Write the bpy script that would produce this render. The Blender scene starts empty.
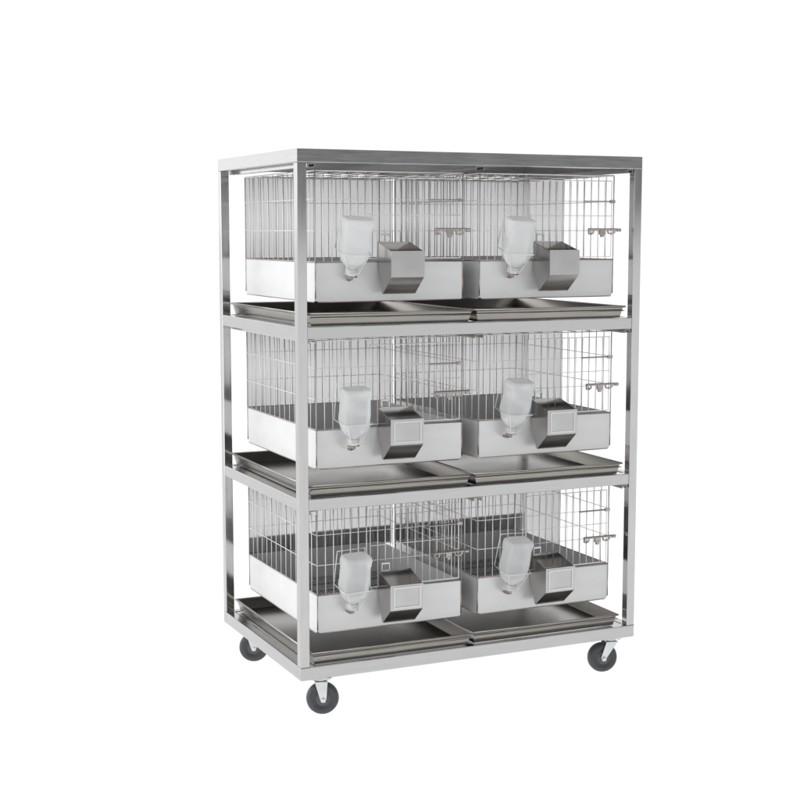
import bpy, bmesh, math, random
from mathutils import Vector, Matrix
random.seed(4)
R = math.radians
sc = bpy.context.scene
C = sc.collection

# ---------------------------------------------------------------- camera
FZ = 0.122                     # height of the frame's underside above the floor
cam = bpy.data.cameras.new('camera')
co = bpy.data.objects.new('camera', cam); C.objects.link(co)
cam.sensor_width = 36; cam.sensor_fit = 'HORIZONTAL'; cam.lens = 1465.66 / 800 * 36
cam.clip_start = .05; cam.clip_end = 300
co.location = (-1.5295, -4.0573, 1.3601 + FZ)
co.rotation_euler = (R(90 - 6.58), 0, R(-24.637))
sc.camera = co

# ---------------------------------------------------------------- studio surroundings and lamps
w = bpy.data.worlds.new('World'); sc.world = w; w.use_nodes = True
nt = w.node_tree; nt.nodes.clear()
N = nt.nodes.new; L = nt.links.new
out = N('ShaderNodeOutputWorld'); bg = N('ShaderNodeBackground'); L(bg.outputs[0], out.inputs[0])
tc = N('ShaderNodeTexCoord'); sp = N('ShaderNodeSeparateXYZ'); L(tc.outputs['Generated'], sp.inputs[0])
def ramp(sock, pts):
    r = N('ShaderNodeValToRGB'); m = N('ShaderNodeMapRange'); m.inputs[1].default_value = -1; m.inputs[2].default_value = 1
    L(sock, m.inputs[0]); L(m.outputs[0], r.inputs[0])
    el = r.color_ramp.elements
    while len(el) < len(pts): el.new(.5)
    for e, (p, v) in zip(el, pts):
        e.position = (p + 1) / 2; e.color = (v, v, v, 1)
    return r.outputs[0]
# room: white sweep behind and at the left, unlit studio on the photographer's side and at the right
front = ramp(sp.outputs['Y'], [(-1, .20), (-.80, .26), (-.55, .50), (-.15, .92), (.0, 1.0), (1, 1.0)])
up = ramp(sp.outputs['Z'], [(-1, 1.0), (.30, 1.0), (.60, .80), (1, .85)])
mu0 = N('ShaderNodeMath'); mu0.operation = 'MULTIPLY'; L(front, mu0.inputs[0]); L(up, mu0.inputs[1])
lf = ramp(sp.outputs['X'], [(-1, 1.4), (-.22, 1.38), (.0, 1.0), (1, 1.0)])
muL = N('ShaderNodeMath'); muL.operation = 'MULTIPLY'; L(mu0.outputs[0], muL.inputs[0]); L(lf, muL.inputs[1]); mu0 = muL
# added even glow below the translucent floor, washes out the rack's shadow
below = N('ShaderNodeMath'); below.operation = 'LESS_THAN'; below.inputs[1].default_value = -.001; L(sp.outputs['Z'], below.inputs[0])
mu = N('ShaderNodeMix'); mu.data_type = 'FLOAT'; L(below.outputs[0], mu.inputs[0]); L(mu0.outputs[0], mu.inputs[2]); mu.inputs[3].default_value = 1.10
bg.inputs[0].default_value = (1.0, 1.0, 1.0, 1)
m2 = N('ShaderNodeMath'); m2.operation = 'MULTIPLY'; m2.inputs[1].default_value = 1.08
L(mu.outputs[0], m2.inputs[0]); L(m2.outputs[0], bg.inputs[1])

def area(name, loc, target, sx, sy, power, col=(1, 1, 1)):
    l = bpy.data.lights.new(name, 'AREA'); l.shape = 'RECTANGLE'; l.size = sx; l.size_y = sy; l.energy = power; l.color = col
    o = bpy.data.objects.new(name, l); C.objects.link(o); o.location = loc
    o.rotation_euler = (Vector(target) - Vector(loc)).to_track_quat('-Z', 'Y').to_euler()
    return o
area('softbox_key', (-3.2, -1.8, 2.6), (.5, .3, .9), 1.6, 2.0, 14)
area('softbox_top', (.6, .2, 3.8), (.6, .3, 0), 5.0, 4.0, 40)

area('interior_fill_left', (-3.4, .2, .95), (.5, .45, .75), 1.8, 1.8, 20)  # added lamp, lightens the cage interiors through the left wires

sc.view_settings.view_transform = 'Standard'; sc.view_settings.look = 'None'
sc.view_settings.exposure = 0; sc.view_settings.gamma = 1
sc.render.engine = 'CYCLES'
sc.cycles.max_bounces = 10; sc.cycles.transparent_max_bounces = 12

# ---------------------------------------------------------------- materials
def mat(name, col, metal=0., rough=.5, var=.0, scale=30., stretch=(1, 1, 1), bump=0., transm=0., sss=0., rvar=0., tint=None):
    m = bpy.data.materials.new(name); m.use_nodes = True
    t = m.node_tree; b = t.nodes['Principled BSDF']
    b.inputs['Metallic'].default_value = metal; b.inputs['Roughness'].default_value = rough
    b.inputs['Base Color'].default_value = (*col, 1)
    if transm: b.inputs['Transmission Weight'].default_value = transm; b.inputs['IOR'].default_value = 1.2
    if sss:
        b.inputs['Subsurface Weight'].default_value = sss; b.inputs['Subsurface Radius'].default_value = (.03, .03, .03)
    if var or bump or rvar:
        c = t.nodes.new('ShaderNodeTexCoord'); mp = t.nodes.new('ShaderNodeMapping'); mp.inputs['Scale'].default_value = stretch
        n = t.nodes.new('ShaderNodeTexNoise'); n.inputs['Scale'].default_value = scale; n.inputs['Detail'].default_value = 5
        t.links.new(c.outputs['Object'], mp.inputs[0]); t.links.new(mp.outputs[0], n.inputs[0])
        if var:
            r = t.nodes.new('ShaderNodeValToRGB'); t.links.new(n.outputs[0], r.inputs[0])
            r.color_ramp.elements[0].position = .3; r.color_ramp.elements[1].position = .7
            c2 = tint or col
            r.color_ramp.elements[0].color = (*[v * (1 - var) for v in c2], 1)
            r.color_ramp.elements[1].color = (*[min(1, v * (1 + var)) for v in col], 1)
            t.links.new(r.outputs[0], b.inputs['Base Color'])
        if rvar:
            q = t.nodes.new('ShaderNodeMapRange'); q.inputs[3].default_value = max(.03, rough - rvar); q.inputs[4].default_value = rough + rvar
            t.links.new(n.outputs[0], q.inputs[0]); t.links.new(q.outputs[0], b.inputs['Roughness'])
        if bump:
            bp = t.nodes.new('ShaderNodeBump'); bp.inputs['Strength'].default_value = bump; bp.inputs['Distance'].default_value = .002
            t.links.new(n.outputs[0], bp.inputs['Height']); t.links.new(bp.outputs[0], b.inputs['Normal'])
    return m
M = {
 'post':  mat('polished_steel_post', (.51, .51, .51), 1, .13, .05, 14, (3, 3, .5), .04, rvar=.05),
 'beam':  mat('brushed_steel_beam', (.485, .485, .488), 1, .16, .04, 18, (.5, .5, 6), .03, rvar=.06),
 'roof':  mat('roof_sheet', (.28, .28, .28), 1, .35, .05, 9, (1, 1, 1), .02),
 'tub':   mat('tub_steel', (.73, .732, .74), .25, .30, .035, 7, (1, 1, 3), .03, rvar=.06),
 'back':  mat('backdrop_grey', (.74, .745, .76), 0, .5, .03, 5, (1, 1, 1), .02),
 'wire':  mat('bright_wire', (.82, .815, .815), .4, .35, .04, 40),
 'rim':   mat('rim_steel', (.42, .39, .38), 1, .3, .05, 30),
 'tray':  mat('tray_steel', (.30, .286, .266), 1, .22, .10, 6, (1, 1, 1), .04, rvar=.08),
 'trim':  mat('tray_rim_steel', (.44, .42, .40), 1, .24, .06, 12),
 'feed':  mat('feeder_steel', (.42, .41, .40), .97, .16, .08, 10, (1, 1, 2), .04, rvar=.06),
 'feedin':mat('feeder_plate', (.50, .50, .505), .85, .26, .05, 14),
 'frame': mat('feeder_frame', (.64, .64, .64), .75, .28),
 'bottle':mat('milky_plastic', (.90, .915, .92), 0, .28, .03, 14, (1, 1, 1), .25, transm=.55),
 'cap':   mat('milky_cap', (.72, .72, .72), 0, .4, .03, 20, transm=.12),
 'brass': mat('nipple_metal', (.32, .30, .27), 1, .3, .05, 30),
 'rubber':mat('dark_grey_rubber', (.055, .06, .068), 0, .42, .15, 40, (1, 1, 1), .08, rvar=.08),
 'hub':   mat('hub_grey', (.09, .095, .105), 0, .38, .06, 30),
 'fork':  mat('zinc_plate', (.66, .68, .69), 1, .30, .08, 30, (1, 1, 1), .04),
 }
def milky(name, col, tr):
    m = bpy.data.materials.new(name); m.use_nodes = True; t = m.node_tree; t.nodes.clear()
    o = t.nodes.new('ShaderNodeOutputMaterial'); mx = t.nodes.new('ShaderNodeMixShader'); a = t.nodes.new('ShaderNodeBsdfTranslucent'); d = t.nodes.new('ShaderNodeBsdfPrincipled')
    c = t.nodes.new('ShaderNodeTexCoord'); n = t.nodes.new('ShaderNodeTexNoise'); n.inputs['Scale'].default_value = 3; t.links.new(c.outputs['Object'], n.inputs[0])
    r = t.nodes.new('ShaderNodeValToRGB'); t.links.new(n.outputs[0], r.inputs[0]); r.color_ramp.elements[0].position = .3; r.color_ramp.elements[1].position = .7
    r.color_ramp.elements[0].color = (*[v*.92 for v in col], 1); r.color_ramp.elements[1].color = (*[v*1.04 for v in col], 1)
    t.links.new(r.outputs[0], a.inputs[0]); t.links.new(r.outputs[0], d.inputs['Base Color']); d.inputs['Roughness'].default_value = .35
    mx.inputs[0].default_value = 1 - tr
    t.links.new(a.outputs[0], mx.inputs[1]); t.links.new(d.outputs[0], mx.inputs[2]); t.links.new(mx.outputs[0], o.inputs[0])
    return m
M['back'] = milky('milky_backdrop_grey', (.865, .862, .865), .80)
def backlit_floor():
    m = bpy.data.materials.new('backlit_white_floor'); m.use_nodes = True; t = m.node_tree; t.nodes.clear()
    o = t.nodes.new('ShaderNodeOutputMaterial'); mx = t.nodes.new('ShaderNodeMixShader'); a = t.nodes.new('ShaderNodeBsdfTranslucent'); d = t.nodes.new('ShaderNodeBsdfDiffuse')
    n = t.nodes.new('ShaderNodeTexNoise'); n.inputs['Scale'].default_value = .8; r = t.nodes.new('ShaderNodeValToRGB'); t.links.new(n.outputs[0], r.inputs[0])
    r.color_ramp.elements[0].color = (.97, .97, .97, 1); r.color_ramp.elements[1].color = (.985, .985, .985, 1)
    t.links.new(r.outputs[0], a.inputs[0]); t.links.new(r.outputs[0], d.inputs[0]); mx.inputs[0].default_value = .17
    t.links.new(a.outputs[0], mx.inputs[1]); t.links.new(d.outputs[0], mx.inputs[2]); t.links.new(mx.outputs[0], o.inputs[0])
    return m
M['floor'] = backlit_floor()  # made translucent so the added glow underneath hides contact shadows

# ---------------------------------------------------------------- mesh helpers
def box(bm, x0, y0, z0, x1, y1, z1):
    v = [bm.verts.new(p) for p in ((x0,y0,z0),(x1,y0,z0),(x1,y1,z0),(x0,y1,z0),(x0,y0,z1),(x1,y0,z1),(x1,y1,z1),(x0,y1,z1))]
    for f in ((3,2,1,0),(4,5,6,7),(0,1,5,4),(1,2,6,5),(2,3,7,6),(3,0,4,7)): bm.faces.new([v[i] for i in f])
def tube(bm, pts, r, n=8, closed=False):
    pts = [Vector(p) for p in pts]; rings = []; m = len(pts)
    rad = r if isinstance(r, (list, tuple)) else [r] * m
    nrm = None
    for i, p in enumerate(pts):
        if closed: d = (pts[(i+1) % m] - pts[i-1])
        else: d = pts[min(i+1, m-1)] - pts[max(i-1, 0)]
        d.normalize()
        if nrm is None: nrm = d.orthogonal().normalized()
        nrm = (nrm - d * nrm.dot(d)).normalized(); b = d.cross(nrm)
        rings.append([bm.verts.new(p + (nrm * math.cos(2*math.pi*k/n) + b * math.sin(2*math.pi*k/n)) * rad[i]) for k in range(n)])
    for i in range(m if closed else m - 1):
        a, c = rings[i], rings[(i+1) % m]
        for k in range(n): bm.faces.new((a[k], a[(k+1) % n], c[(k+1) % n], c[k]))
    if not closed:
        bm.faces.new(rings[0][::-1]); bm.faces.new(rings[-1])
def lathe(bm, prof, o, axis, n=32):
    a = Vector(axis).normalized(); u = a.orthogonal().normalized(); v = a.cross(u); o = Vector(o); rings = []
    for h, r in prof: rings.append([bm.verts.new(o + a*h + (u*math.cos(2*math.pi*k/n) + v*math.sin(2*math.pi*k/n))*max(r, 1e-4)) for k in range(n)])
    for i in range(len(rings)-1):
        for k in range(n): bm.faces.new((rings[i][k], rings[i][(k+1)%n], rings[i+1][(k+1)%n], rings[i+1][k]))
    bm.faces.new(rings[0][::-1]); bm.faces.new(rings[-1])
def prism(bm, poly, x0, x1):      # polygon in (y, z) pushed along x
    a = [bm.verts.new((x0, y, z)) for y, z in poly]; b = [bm.verts.new((x1, y, z)) for y, z in poly]; n = len(poly)
    bm.faces.new(a); bm.faces.new(b[::-1])
    for i in range(n): bm.faces.new((a[i], b[i], b[(i+1)%n], a[(i+1)%n]))
def plate(bm, quad, t):           # thin sheet: four corners, thickness along the face normal
    q = [Vector(p) for p in quad]; n = (q[1]-q[0]).cross(q[3]-q[0]).normalized() * t
    a = [bm.verts.new(p) for p in q]; b = [bm.verts.new(p + n) for p in q]; k = len(q)
    bm.faces.new(a[::-1]); bm.faces.new(b)
    for i in range(k): bm.faces.new((a[i], a[(i+1)%k], b[(i+1)%k], b[i]))
def obj(name, bm, m, parent=None, bevel=0, smooth=False, seg=2):
    bmesh.ops.recalc_face_normals(bm, faces=bm.faces)
    me = bpy.data.meshes.new(name); bm.to_mesh(me); bm.free(); me.materials.append(m)
    o = bpy.data.objects.new(name, me); C.objects.link(o); o.parent = parent
    if smooth:
        for p in me.polygons: p.use_smooth = True
    if bevel:
        b = o.modifiers.new('bevel', 'BEVEL'); b.width = bevel; b.segments = seg; b.limit_method = 'ANGLE'; b.angle_limit = R(40)
    return o
def empty(name, loc):
    o = bpy.data.objects.new(name, None); C.objects.link(o); o.location = loc; o.empty_display_size = .05
    return o
def tag(o, label, cat, group=None):
    o['label'] = label; o['category'] = cat
    if group: o['group'] = group
def copy_tree(o, parent=None):
    c = o.copy(); C.objects.link(c); c.parent = parent
    for ch in list(o.children): copy_tree(ch, c)
    return c
B = bmesh.new

# ---------------------------------------------------------------- floor
bm = B(); S = 60
vs = [bm.verts.new(p) for p in ((-S,-S,0),(S,-S,0),(S,S,0),(-S,S,0))]; bm.faces.new(vs)
fl = obj('floor', bm, M['floor']); fl['kind'] = 'structure'

# ---------------------------------------------------------------- rack
W, D, H = 1.2, .758, 1.6
P = .030; T = .040
rack = empty('cage_rack', (0, 0, FZ))
tag(rack, 'tall stainless steel rolling rack holding six wire cages on three tiers', 'rack')
for x in (0, W - P):
    for y in (0, D - P):
        bm = B(); box(bm, x, y, T + .0005, x + P, y + P, H - T - .0005); obj('post', bm, M['post'], rack, .0022, seg=3)
def beams(z0, z1, name, inner):
    if inner:      # beams butt against the posts
        for y in (0.0012, D - P - .0012):
            bm = B(); box(bm, P, y + .0005, z0, W - P, y + P - .0005, z1); obj(name, bm, M['beam'], rack, .002, seg=3)
        for x in (0.0012, W - P - .0012):
            bm = B(); box(bm, x + .0005, P, z0, x + P - .0005, D - P, z1); obj(name, bm, M['beam'], rack, .002, seg=3)
    else:          # ring on top / at the foot, corners mitred into one welded look
        for y in (0, D - P):
            bm = B(); box(bm, 0, y, z0, W, y + P, z1); obj(name, bm, M['beam'], rack, .002, seg=3)
        for x in (0, W - P):
            bm = B(); box(bm, x, P + .0003, z0, x + P, D - P - .0003, z1); obj(name, bm, M['beam'], rack, .002, seg=3)
beams(0, T, 'base_beam', False)
beams(H - T, H, 'top_beam', False)
BE = [(0, T), (.522, .558), (1.040, 1.077), (H - T, H)]
beams(*BE[1], 'shelf_beam', True); beams(*BE[2], 'shelf_beam', True)
for z0, z1 in (BE[1], BE[2]):
    for x in (P + .0002, W - P - .0002):
        bm = B()
        tube(bm, [(x + random.uniform(-.0004, .0004), .0012 + random.uniform(-.0002, .0003), z0 + (z1 - z0)*i/12) for i in range(13)], [.0012 + random.uniform(-.0003, .0004) for i in range(13)], 8)
        obj('weld_bead', bm, M['rim'], rack, smooth=True)
for z in (T, H - T):
    for x in (0, W - P):
        bm = B()
        tube(bm, [(x + P*i/10, .0004, z + random.uniform(-.0004, .0004)) for i in range(11)], [.0010 + random.uniform(-.0003, .0004) for i in range(11)], 8)
        obj('weld_bead', bm, M['rim'], rack, smooth=True)
bm = B(); box(bm, P - .002, P - .002, H - .006, W - P + .002, D - P + .002, H - .003); obj('roof_panel', bm, M['roof'], rack)
# slide rails under the two shelves and the roof (carry the cages), front to back
for z in (BE[1][0], BE[2][0], BE[3][0]):
    for x, s in ((.036, 1), (.590, 1), (1.144, 1)):
        wd = .020 if x != .590 else .030
        bm = B(); box(bm, x, .002, z - .0035, x + wd, D - .002, z - .0005)
        box(bm, x, .002, z - .013, x + .0025, D - .002, z - .0035)
        box(bm, x + wd - .0025, .002, z - .013, x + wd, D - .002, z - .0035)
        obj('slide_rail', bm, M['post'] if x < .1 else M['rim'], rack, .0006)  # left rail lighter, others darker: light and shade put into the steel colour
# tray bearers: flat angle strips on each level
for z in (BE[0][1], BE[1][1], BE[2][1]):
    for x in (.034, .585, 1.136):
        bm = B(); box(bm, x, P + .002, z - .006, x + .028, D - P - .002, z - .002); obj('tray_bearer', bm, M['beam'], rack)
# casters
def caster(x, y, ang, trail):
    e = empty('caster', (x, y, 0)); e.parent = rack; e.rotation_euler = (0, 0, ang)
    r = .0505; cz = -FZ + r; tx = trail; hw = .018
    bm = B(); box(bm, -.032, -.028, -.0042, .032, .028, -.0008)
    for sx in (-.024, .024):
        for sy in (-.02, .02): lathe(bm, [(-.010, .0045), (-.0042, .0045)], (sx, sy, 0), (0, 0, 1), 10)
    obj('mounting_plate', bm, M['fork'], e, .001)
    bm = B(); lathe(bm, [(-.0135, .020), (-.011, .0225), (-.007, .0225), (-.0045, .019)], (0, 0, 0), (0, 0, 1), 28)
    obj('swivel', bm, M['fork'], e, smooth=False)
    bm = B()
    for s in (-1, 1):
        y0, y1 = (s*(hw+.0035), s*(hw+.0065)); y0, y1 = min(y0, y1), max(y0, y1)
        poly = [(-.020, -.0139), (.020, -.0139), (tx + .010, cz + .004), (tx + .006, cz - .009), (tx - .006, cz - .009), (tx - .011, cz + .004)]
        a = [bm.verts.new((px, y0, pz)) for px, pz in poly]; b = [bm.verts.new((px, y1, pz)) for px, pz in poly]
        bm.faces.new(a); bm.faces.new(b[::-1])
        for i in range(6): bm.faces.new((a[i], b[i], b[(i+1)%6], a[(i+1)%6]))
    box(bm, -.020, -hw - .0065, -.0165, .020, hw + .0065, -.0137)
    obj('fork', bm, M['fork'], e, .001)
    bm = B(); lathe(bm, [(-hw*.9, r*.60), (-hw, r*.66), (-hw, r*.84), (-hw*.75, r*.95), (-hw*.3, r), (hw*.3, r), (hw*.75, r*.95), (hw, r*.84), (hw, r*.66), (hw*.9, r*.60)], (tx, 0, cz), (0, 1, 0), 48)
    wh = obj('wheel', bm, M['rubber'], e, smooth=True)
    bm = B(); lathe(bm, [(-hw*.95, r*.18), (-hw*.92, r*.35), (-hw*.92 + .001, r*.58), (hw*.92 - .001, r*.58), (hw*.92, r*.35), (hw*.95, r*.18)], (tx, 0, cz), (0, 1, 0), 32)
    obj('hub', bm, M['hub'], wh)
    bm = B(); lathe(bm, [(-hw - .011, .0045), (-hw - .010, .0065), (-hw - .0065, .0065), (hw + .0065, .0065), (hw + .010, .0065), (hw + .011, .0045)], (tx, 0, cz), (0, 1, 0), 6)
    obj('axle_bolt', bm, M['fork'], wh)
caster(.078, .036, R(-16), .006)
caster(1.132, .040, R(-14), -.028)
caster(.066, .655, R(-20), .008)
caster(1.140, .700, R(-25), -.020)

# ---------------------------------------------------------------- cages
CW, CD, CH, SH = .495, .645, .392, .120
wr = .0015
def make_cage():
    root = empty('wire_cage', (0, 0, 0))
    t = .0018; h = SH
    # tub: four solid sides, rounded lower corners, folded rim
    def side(p0, p1, n):      # panel from p0 to p1 (x,y) with rounded lower corners, thickness towards n
        bm = B(); a = Vector((*p0, 0)); d = Vector((*p1, 0)) - a; Ld = d.length; d.normalize(); n = Vector((*n, 0)) * t; rr = .012
        pr = [(0, h), (0, rr), (rr*.3, rr*.3), (rr, 0), (Ld - rr, 0), (Ld - rr*.3, rr*.3), (Ld, rr), (Ld, h)]
        A = [bm.verts.new(a + d*u + Vector((0, 0, z))) for u, z in pr]; Bv = [bm.verts.new(a + d*u + n + Vector((0, 0, z))) for u, z in pr]
        bm.faces.new(A); bm.faces.new(Bv[::-1]); k = len(pr)
        for i in range(k): bm.faces.new((A[i], Bv[i], Bv[(i+1)%k], A[(i+1)%k]))
        return bm
    tb = obj('tub_panel', side((0, 0), (CW, 0), (0, 1)), M['tub'], root)
    obj('tub_panel', side((0, t), (0, CD - t), (1, 0)), M['tub'], root)
    obj('tub_panel', side((CW, t), (CW, CD - t), (-1, 0)), M['tub'], root)
    obj('tub_panel', side((0, CD), (CW, CD), (0, -1)), M['tub'], root)
    bm = B()
    tube(bm, [(0, 0, h), (CW, 0, h), (CW, CD, h), (0, CD, h)], .0024, 8, True)
    for x, y in ((0, 0), (CW, 0), (CW, CD), (0, CD)): tube(bm, [(x, y, .010), (x, y, h - .002)], .0020, 8)
    tube(bm, [(.010, 0, 0), (CW - .010, 0, 0)], .0017, 8)
    for x in (0, CW): tube(bm, [(x, .010, 0), (x, CD - .010, 0)], .0017, 8)
    obj('rim', bm, M['rim'], root, smooth=True)
    # wire walls
    def wall(p0, p1, nv, zs, name='wire_wall', z0=h, z1=CH, skip=()):
        bm = B(); a = Vector((*p0, 0)); b = Vector((*p1, 0)); n = Vector(((b-a).y, -(b-a).x, 0)).normalized()
        for i in range(nv + 1):
            p = a.lerp(b, i / nv)
            if i in skip: continue
            rr = wr * (1.35 if i in (0, nv) else 1)
            p = p + Vector((random.uniform(-.0008, .0008), 0, 0)) if 0 < i < nv and abs((b-a).x) > .1 else p
            tube(bm, [p + Vector((0, 0, z0)), p + Vector((0, 0, z1))], rr, 6)
        for z in zs: tube(bm, [a + n*wr*1.8 + Vector((0, 0, z)), b + n*wr*1.8 + Vector((0, 0, z))], wr*.85, 6)
        tube(bm, [a + Vector((0, 0, z1)), b + Vector((0, 0, z1))], wr*1.5, 6)
        return obj(name, bm, M['wire'], root, smooth=True)
    wall((0, 0), (CW, 0), 18, (.214, .308), skip=tuple(range(7, 18)))
    wall((0, CD), (0, 0), 14, (.214, .308))
    wall((CW, 0), (CW, CD), 14, (.214, .308))
    wall((CW, CD), (0, CD), 18, (.214, .308))
    bm = B(); box(bm, 0, CD + .004, h - .010, CW + .0535, CD + .0055, CH - .002); obj('backdrop_sheet', bm, M['back'], root)  # added sheet, stands for the grey studio backdrop seen through the wires
    bm = B()
    for i in range(1, 8): tube(bm, [(CW*i/8, 0, CH), (CW*i/8, CD, CH)], wr*.8, 6)
    for i in range(1, 4): tube(bm, [(0, CD*i/4, CH - wr*1.7), (CW, CD*i/4, CH - wr*1.7)], wr*.8, 6)
    obj('wire_lid', bm, M['rim'], root, smooth=True)
    bm = B()
    for i in range(1, 40): tube(bm, [(CW*i/40, t, .014), (CW*i/40, CD - t, .014)], .0012, 5)
    for i in range(1, 7): tube(bm, [(t, CD*i/7, .011), (CW - t, CD*i/7, .011)], .0016, 5)
    obj('floor_grid', bm, M['tray'], root, smooth=True)
    bm = B(); box(bm, t + .001, t + .001, .006, CW - t - .001, CD - t - .001, .0075); obj('floor_sheet', bm, M['tub'], root)
    # door: heavier frame in front of the wire wall, hinged rod, latch
    bm = B(); y = -.006
    x0, x1, z0, z1 = .175, CW - .012, h + .010, CH - .018
    tube(bm, [(x0, y, z0), (x1, y, z0), (x1, y, z1), (x0, y, z1)], .0021, 8, True)
    for i in range(1, 12): 
        x = x0 + (x1 - x0)*i/12; tube(bm, [(x, y, z0), (x, y, z1)], wr*.9, 6)
    tube(bm, [(x0, y - .003, .262), (x1, y - .003, .262)], wr*.9, 6)
    dr = obj('door', bm, M['wire'], root, smooth=True)
    bm = B(); tube(bm, [(.375, y - .006, .308), (CW - .008, y - .006, .308)], .0028, 8); box(bm, CW - .022, y - .010, .303, CW - .004, y - .003, .313)
    obj('hinge_rod', bm, M['rim'], dr)
    bm = B(); lz = .211; ly = -.012
    tube(bm, [(.392, ly, lz + .007), (.510, ly, lz + .007)], .0042, 8)
    tube(bm, [(.394, ly, lz + .007), (.392, ly - .004, lz + .001), (.394, ly, lz - .006), (.403, ly + .002, lz - .009), (.411, ly, lz - .004), (.412, ly, lz + .006)], .0034, 8)
    box(bm, .434, ly - .004, lz - .010, .454, ly + .004, lz + .006)
    lathe(bm, [(-.012, .005), (-.009, .007), (0, .007)], (.444, ly, lz - .006), (0, 0, 1), 12)
    tube(bm, [(.466, ly, lz + .006), (.468, ly, lz - .005), (.480, ly, lz - .008), (.492, ly, lz - .003), (.494, ly, lz + .006)], .0034, 8)
    lathe(bm, [(-.007, .0055), (.006, .0065), (.008, .0045)], (.508, ly, lz + .005), (1, 0, 0), 12)
    obj('latch', bm, M['rim'], root)
    return root
Y0 = .055
XS = (.077, .632); ZS = (1.146, .638, .125)
cage0 = make_cage()
clab = {
 (0,0): 'wire cage with bright metal tub on the top tier, beside the left posts',
 (0,1): 'wire cage with bright metal tub on the top tier, beside the right post',
 (1,0): 'wire cage with bright metal tub on the middle tier, beside the left posts',
 (1,1): 'wire cage with bright metal tub on the middle tier, beside the right post',
 (2,0): 'wire cage with bright metal tub on the bottom tier, beside the left posts',
 (2,1): 'wire cage with bright metal tub on the bottom tier, beside the right post',
}
cages = {}
for r in range(3):
    for c in range(2):
        k = cage0 if (r, c) == (0, 0) else copy_tree(cage0)
        k.location = (XS[c], Y0, FZ + ZS[r] + .001)
        tag(k, clab[(r, c)], 'cage', 'wire cages hung in the rack'); cages[(r, c)] = k
# added dark strip behind the two bottom cages, stands for the darker floor beyond
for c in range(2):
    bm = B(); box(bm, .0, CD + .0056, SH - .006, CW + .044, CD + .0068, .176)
    obj('dark_floor_standin', bm, M['rim'], cages[(2, c)])

# milky sheets added at the rack's rear right, standing for the grey backdrop
for z0, z1 in ((BE[0][1] + .002, BE[1][0] - .015), (BE[1][1] + .002, BE[2][0] - .015), (BE[2][1] + .002, BE[3][0] - .015)):
    bm = B(); box(bm, W - .012, .470, max(z0, z0 + .10), W - .0105, D - P - .001, z1); obj('side_backdrop', bm, M['back'], rack)

# ---------------------------------------------------------------- droppings trays
TW, TD, TH = .550, .735, .036
def make_tray():
    root = empty('waste_tray', (0, 0, 0))
    bm = B(); t = .0016; s = .012
    box(bm, s, s, 0, TW - s, TD - s, t)
    lo = [(s, s), (TW - s, s), (TW - s, TD - s), (s, TD - s)]; hi = [(.004, .003), (TW - .004, .003), (TW - .004, TD - .003), (.004, TD - .003)]
    for i in range(4):
        j = (i + 1) % 4
        plate(bm, [(*lo[i], .0004), (*lo[j], .0004), (*hi[j], TH), (*hi[i], TH)], -t)
    obj('pan', bm, M['tray'], root)
    bm = B(); tube(bm, [(0, 0, TH), (TW, 0, TH), (TW, TD, TH), (0, TD, TH)], .0034, 8, True)
    tube(bm, [(.002, .001, TH - .013), (TW - .002, .001, TH - .013)], .0018, 8)
    obj('rolled_rim', bm, M['trim'], root, smooth=True)
    return root
tray0 = make_tray()
tn = ('top', 'middle', 'bottom')
TX = (.036, .592); TZ = (BE[2][1] + .001, BE[1][1] + .001, BE[0][1] + .003)
for r in range(3):
    for c in range(2):
        k = tray0 if (r, c) == (0, 0) else copy_tree(tray0)
        k.location = (TX[c] + (.0, .002, -.003, .001, .002, -.001)[r*2 + c], .004 + (.002, .0, .004, .001, .0, .005)[r*2 + c], FZ + TZ[r])
        tag(k, 'shallow dark steel waste tray under the %s %s cage' % (tn[r], ('left', 'right')[c]), 'tray', 'waste trays under the cages')

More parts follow.
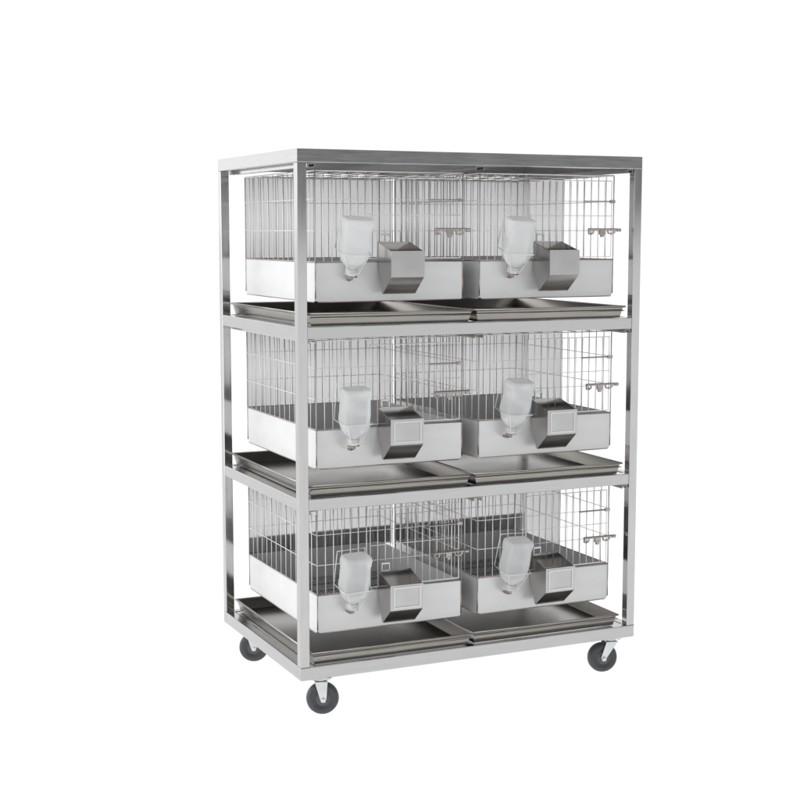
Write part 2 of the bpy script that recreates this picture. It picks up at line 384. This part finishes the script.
# ---------------------------------------------------------------- hopper feeders
FWd = .108
def make_feeder():
    root = empty('hopper_feeder', (0, 0, 0))
    yb, yf = -.004, -.106            # back (against the cage) and front
    t = .0018
    body = B()
    for x in (0, FWd - t):           # side cheeks
        prism(body, [(yb, .186), (yb, .112), (-.036, .030), (-.044, .030), (yf, .080), (yf, .158)], x, x + t)
    plate(body, [(t, -.036, .030), (FWd - t, -.036, .030), (FWd - t, yb, .112), (t, yb, .112)], t)      # lower back
    plate(body, [(t, yb, .112), (FWd - t, yb, .112), (FWd - t, yb, .186), (t, yb, .186)], t)            # back
    plate(body, [(t, -.046, .030), (t, -.036, .030), (FWd - t, -.036, .030), (FWd - t, -.046, .030)], t)
    plate(body, [(0, yf, .080), (FWd, yf, .080), (FWd, -.044, .0295), (0, -.044, .0295)], t)            # sloped lower front
    obj('hopper', body, M['feed'], root, .0005)
    bm = B(); f = yf - .0022
    box(bm, -.001, f, .081, FWd + .001, yf - .0003, .160)
    pl = obj('front_plate', bm, M['feedin'], root, .0005)
    bm = B(); q = .008; h0 = .087; h1 = .154; e = .005; g = f - .0022
    box(bm, q, g, h0, FWd - q, f - .0002, h0 + e); box(bm, q, g, h1 - e, FWd - q, f - .0002, h1)
    box(bm, q, g, h0 + e, q + e, f - .0002, h1 - e); box(bm, FWd - q - e, g, h0 + e, FWd - q, f - .0002, h1 - e)
    obj('raised_frame', bm, M['frame'], pl)
    bm = B(); box(bm, .008, yb - .010, .184, .036, yb - .002, .188); box(bm, .008, yb - .010, .188, .011, yb - .002, .206); box(bm, .033, yb - .010, .188, .036, yb - .002, .206); box(bm, .008, yb - .010, .206, .036, yb - .002, .212)
    obj('hanging_clip', bm, M['fork'], root, .0008)
    bm = B()  # inner sloping shelf that feeds the pellets through
    plate(bm, [(t, yf + .004, .140), (FWd - t, yf + .004, .140), (FWd - t, -.014, .085), (t, -.014, .085)], t)
    obj('inner_chute', bm, M['feed'], root)
    return root
feed0 = make_feeder()
for r in range(3):
    for c in range(2):
        k = feed0 if (r, c) == (0, 0) else copy_tree(feed0)
        k.location = (XS[c] + (.202, .190)[c], Y0 - .002, FZ + ZS[r] - .005)
        k.rotation_euler.z = R((0, 1.6, -1.2, .8, -2.0, 1.0)[r*2 + c])
        tag(k, 'grey steel hopper feeder on the front of the %s %s cage' % (tn[r], ('left', 'right')[c]), 'feeder', 'hopper feeders on the cage fronts')

# the hoppers of the top tier have plain fronts
for o in list(bpy.data.objects):
    if o.name.startswith('raised_frame') and o.parent.parent['label'].count(' top '): bpy.data.objects.remove(o)

# ---------------------------------------------------------------- water bottles
def make_bottle():
    root = empty('water_bottle', (0, 0, 0))
    # upside-down bottle, axis z, base at z=0 top, neck downwards; rounded square section
    def ring(bm, z, hx, hy, e, ox=0, n=32):
        vs = []
        for k in range(n):
            a = 2*math.pi*k/n; cx, sy = math.cos(a), math.sin(a)
            vs.append(bm.verts.new((ox + hx*math.copysign(abs(cx)**e, cx), hy*math.copysign(abs(sy)**e, sy), z)))
        return vs
    def loft(bm, rings):
        for a, b in zip(rings, rings[1:]):
            n = len(a)
            for k in range(n): bm.faces.new((a[k], a[(k+1)%n], b[(k+1)%n], b[k]))
        bm.faces.new(rings[0][::-1]); bm.faces.new(rings[-1])
    bm = B()
    prof = [(-.002, .034, .020, .6), (0, .043, .027, .5), (-.003, .0468, .0305, .42), (-.012, .0475, .031, .38), (-.020, .0465, .0300, .38), (-.026, .0475, .031, .38), (-.038, .0475, .031, .38), (-.050, .0475, .031, .38), (-.060, .0475, .031, .38), (-.070, .0475, .031, .38), (-.078, .0470, .0306, .38), (-.085, .0465, .0302, .38), (-.100, .0475, .031, .38), (-.118, .046, .030, .45), (-.132, .040, .027, .6), (-.143, .030, .022, .8), (-.150, .020, .018, 1), (-.158, .0155, .0155, 1)]
    loft(bm, [ring(bm, z, hx, hy, e) for z, hx, hy, e in prof])
    for v in bm.verts:
        if -.140 < v.co.z < -.008:
            d = .0011 * (math.sin(v.co.z * 95 + v.co.x * 60) + math.sin(v.co.z * 170 - v.co.y * 120 + 1.3) * .6)
            v.co.x += d * (1 if v.co.x > 0 else -1); v.co.y += d * (1 if v.co.y > 0 else -1) * 1.3
    obj('bottle_body', bm, M['bottle'], root, smooth=True)
    bm = B(); prof = [(-.156, .0185, .0185, 1), (-.157, .0195, .0195, 1), (-.174, .0195, .0195, 1), (-.176, .017, .017, 1), (-.178, .010, .010, 1)]
    loft(bm, [ring(bm, z, hx, hy, e) for z, hx, hy, e in prof])
    cp = obj('cap', bm, M['cap'], root, smooth=True)
    bm = B()
    tube(bm, [(0, 0, -.176), (0, .002, -.186), (0, .010, -.194), (0, .026, -.199), (0, .034, -.200)], [.0062, .0058, .0048, .0042, .0035], 12)
    lathe(bm, [(-.190, .0075), (-.186, .0085), (-.182, .0085), (-.178, .006)], (0, 0, 0), (0, 0, 1), 14)
    tube(bm, [(-.020, -.002, -.180), (.020, -.002, -.180)], .0032, 8)
    obj('drinking_nipple', bm, M['brass'], cp, smooth=True)
    # wire hanger round the bottle
    bm = B(); hx, hy = .0515, .035
    for z in (-.105,):
        tube(bm, [(-hx, hy + .006, z), (-hx, -hy, z), (-hx + .006, -hy - .002, z), (hx - .006, -hy - .002, z), (hx, -hy, z), (hx, hy + .006, z)], .0014, 6)
    tube(bm, [(-hx, hy + .006, -.105), (-hx, hy + .002, .006), (hx, hy + .002, .006), (hx, hy + .006, -.105)], .0018, 6)
    tube(bm, [(-hx + .01, -hy, -.105), (-.018, -.022, -.166), (.018, -.022, -.166), (hx - .01, -hy, -.105)], .0014, 6)
    obj('wire_hanger', bm, M['wire'], root, smooth=True)
    return root
bot0 = make_bottle()
tilt = {(0,0): (-15, 3.5, -6), (0,1): (-16, 3, -4), (1,0): (-9, -1, 2), (1,1): (-14, 2.5, 6), (2,0): (-12, -1, 4), (2,1): (-14, 2, 3)}
bx = (.148, .160)
for r in range(3):
    for c in range(2):
        k = bot0 if (r, c) == (0, 0) else copy_tree(bot0)
        k.scale = (.93, 1, 1)
        k.location = (XS[c] + (.098, .108)[c] + (.010 if (r, c) == (0, 0) else 0), Y0 - .078, FZ + ZS[r] + .252)
        a, b, g = tilt[(r, c)]; k.rotation_euler = (R(-a) if False else R(abs(a)), R(b), R(g))
        tag(k, 'upside-down milky plastic water bottle on the %s %s cage' % (tn[r], ('left', 'right')[c]), 'water bottle', 'water bottles on the cage fronts')
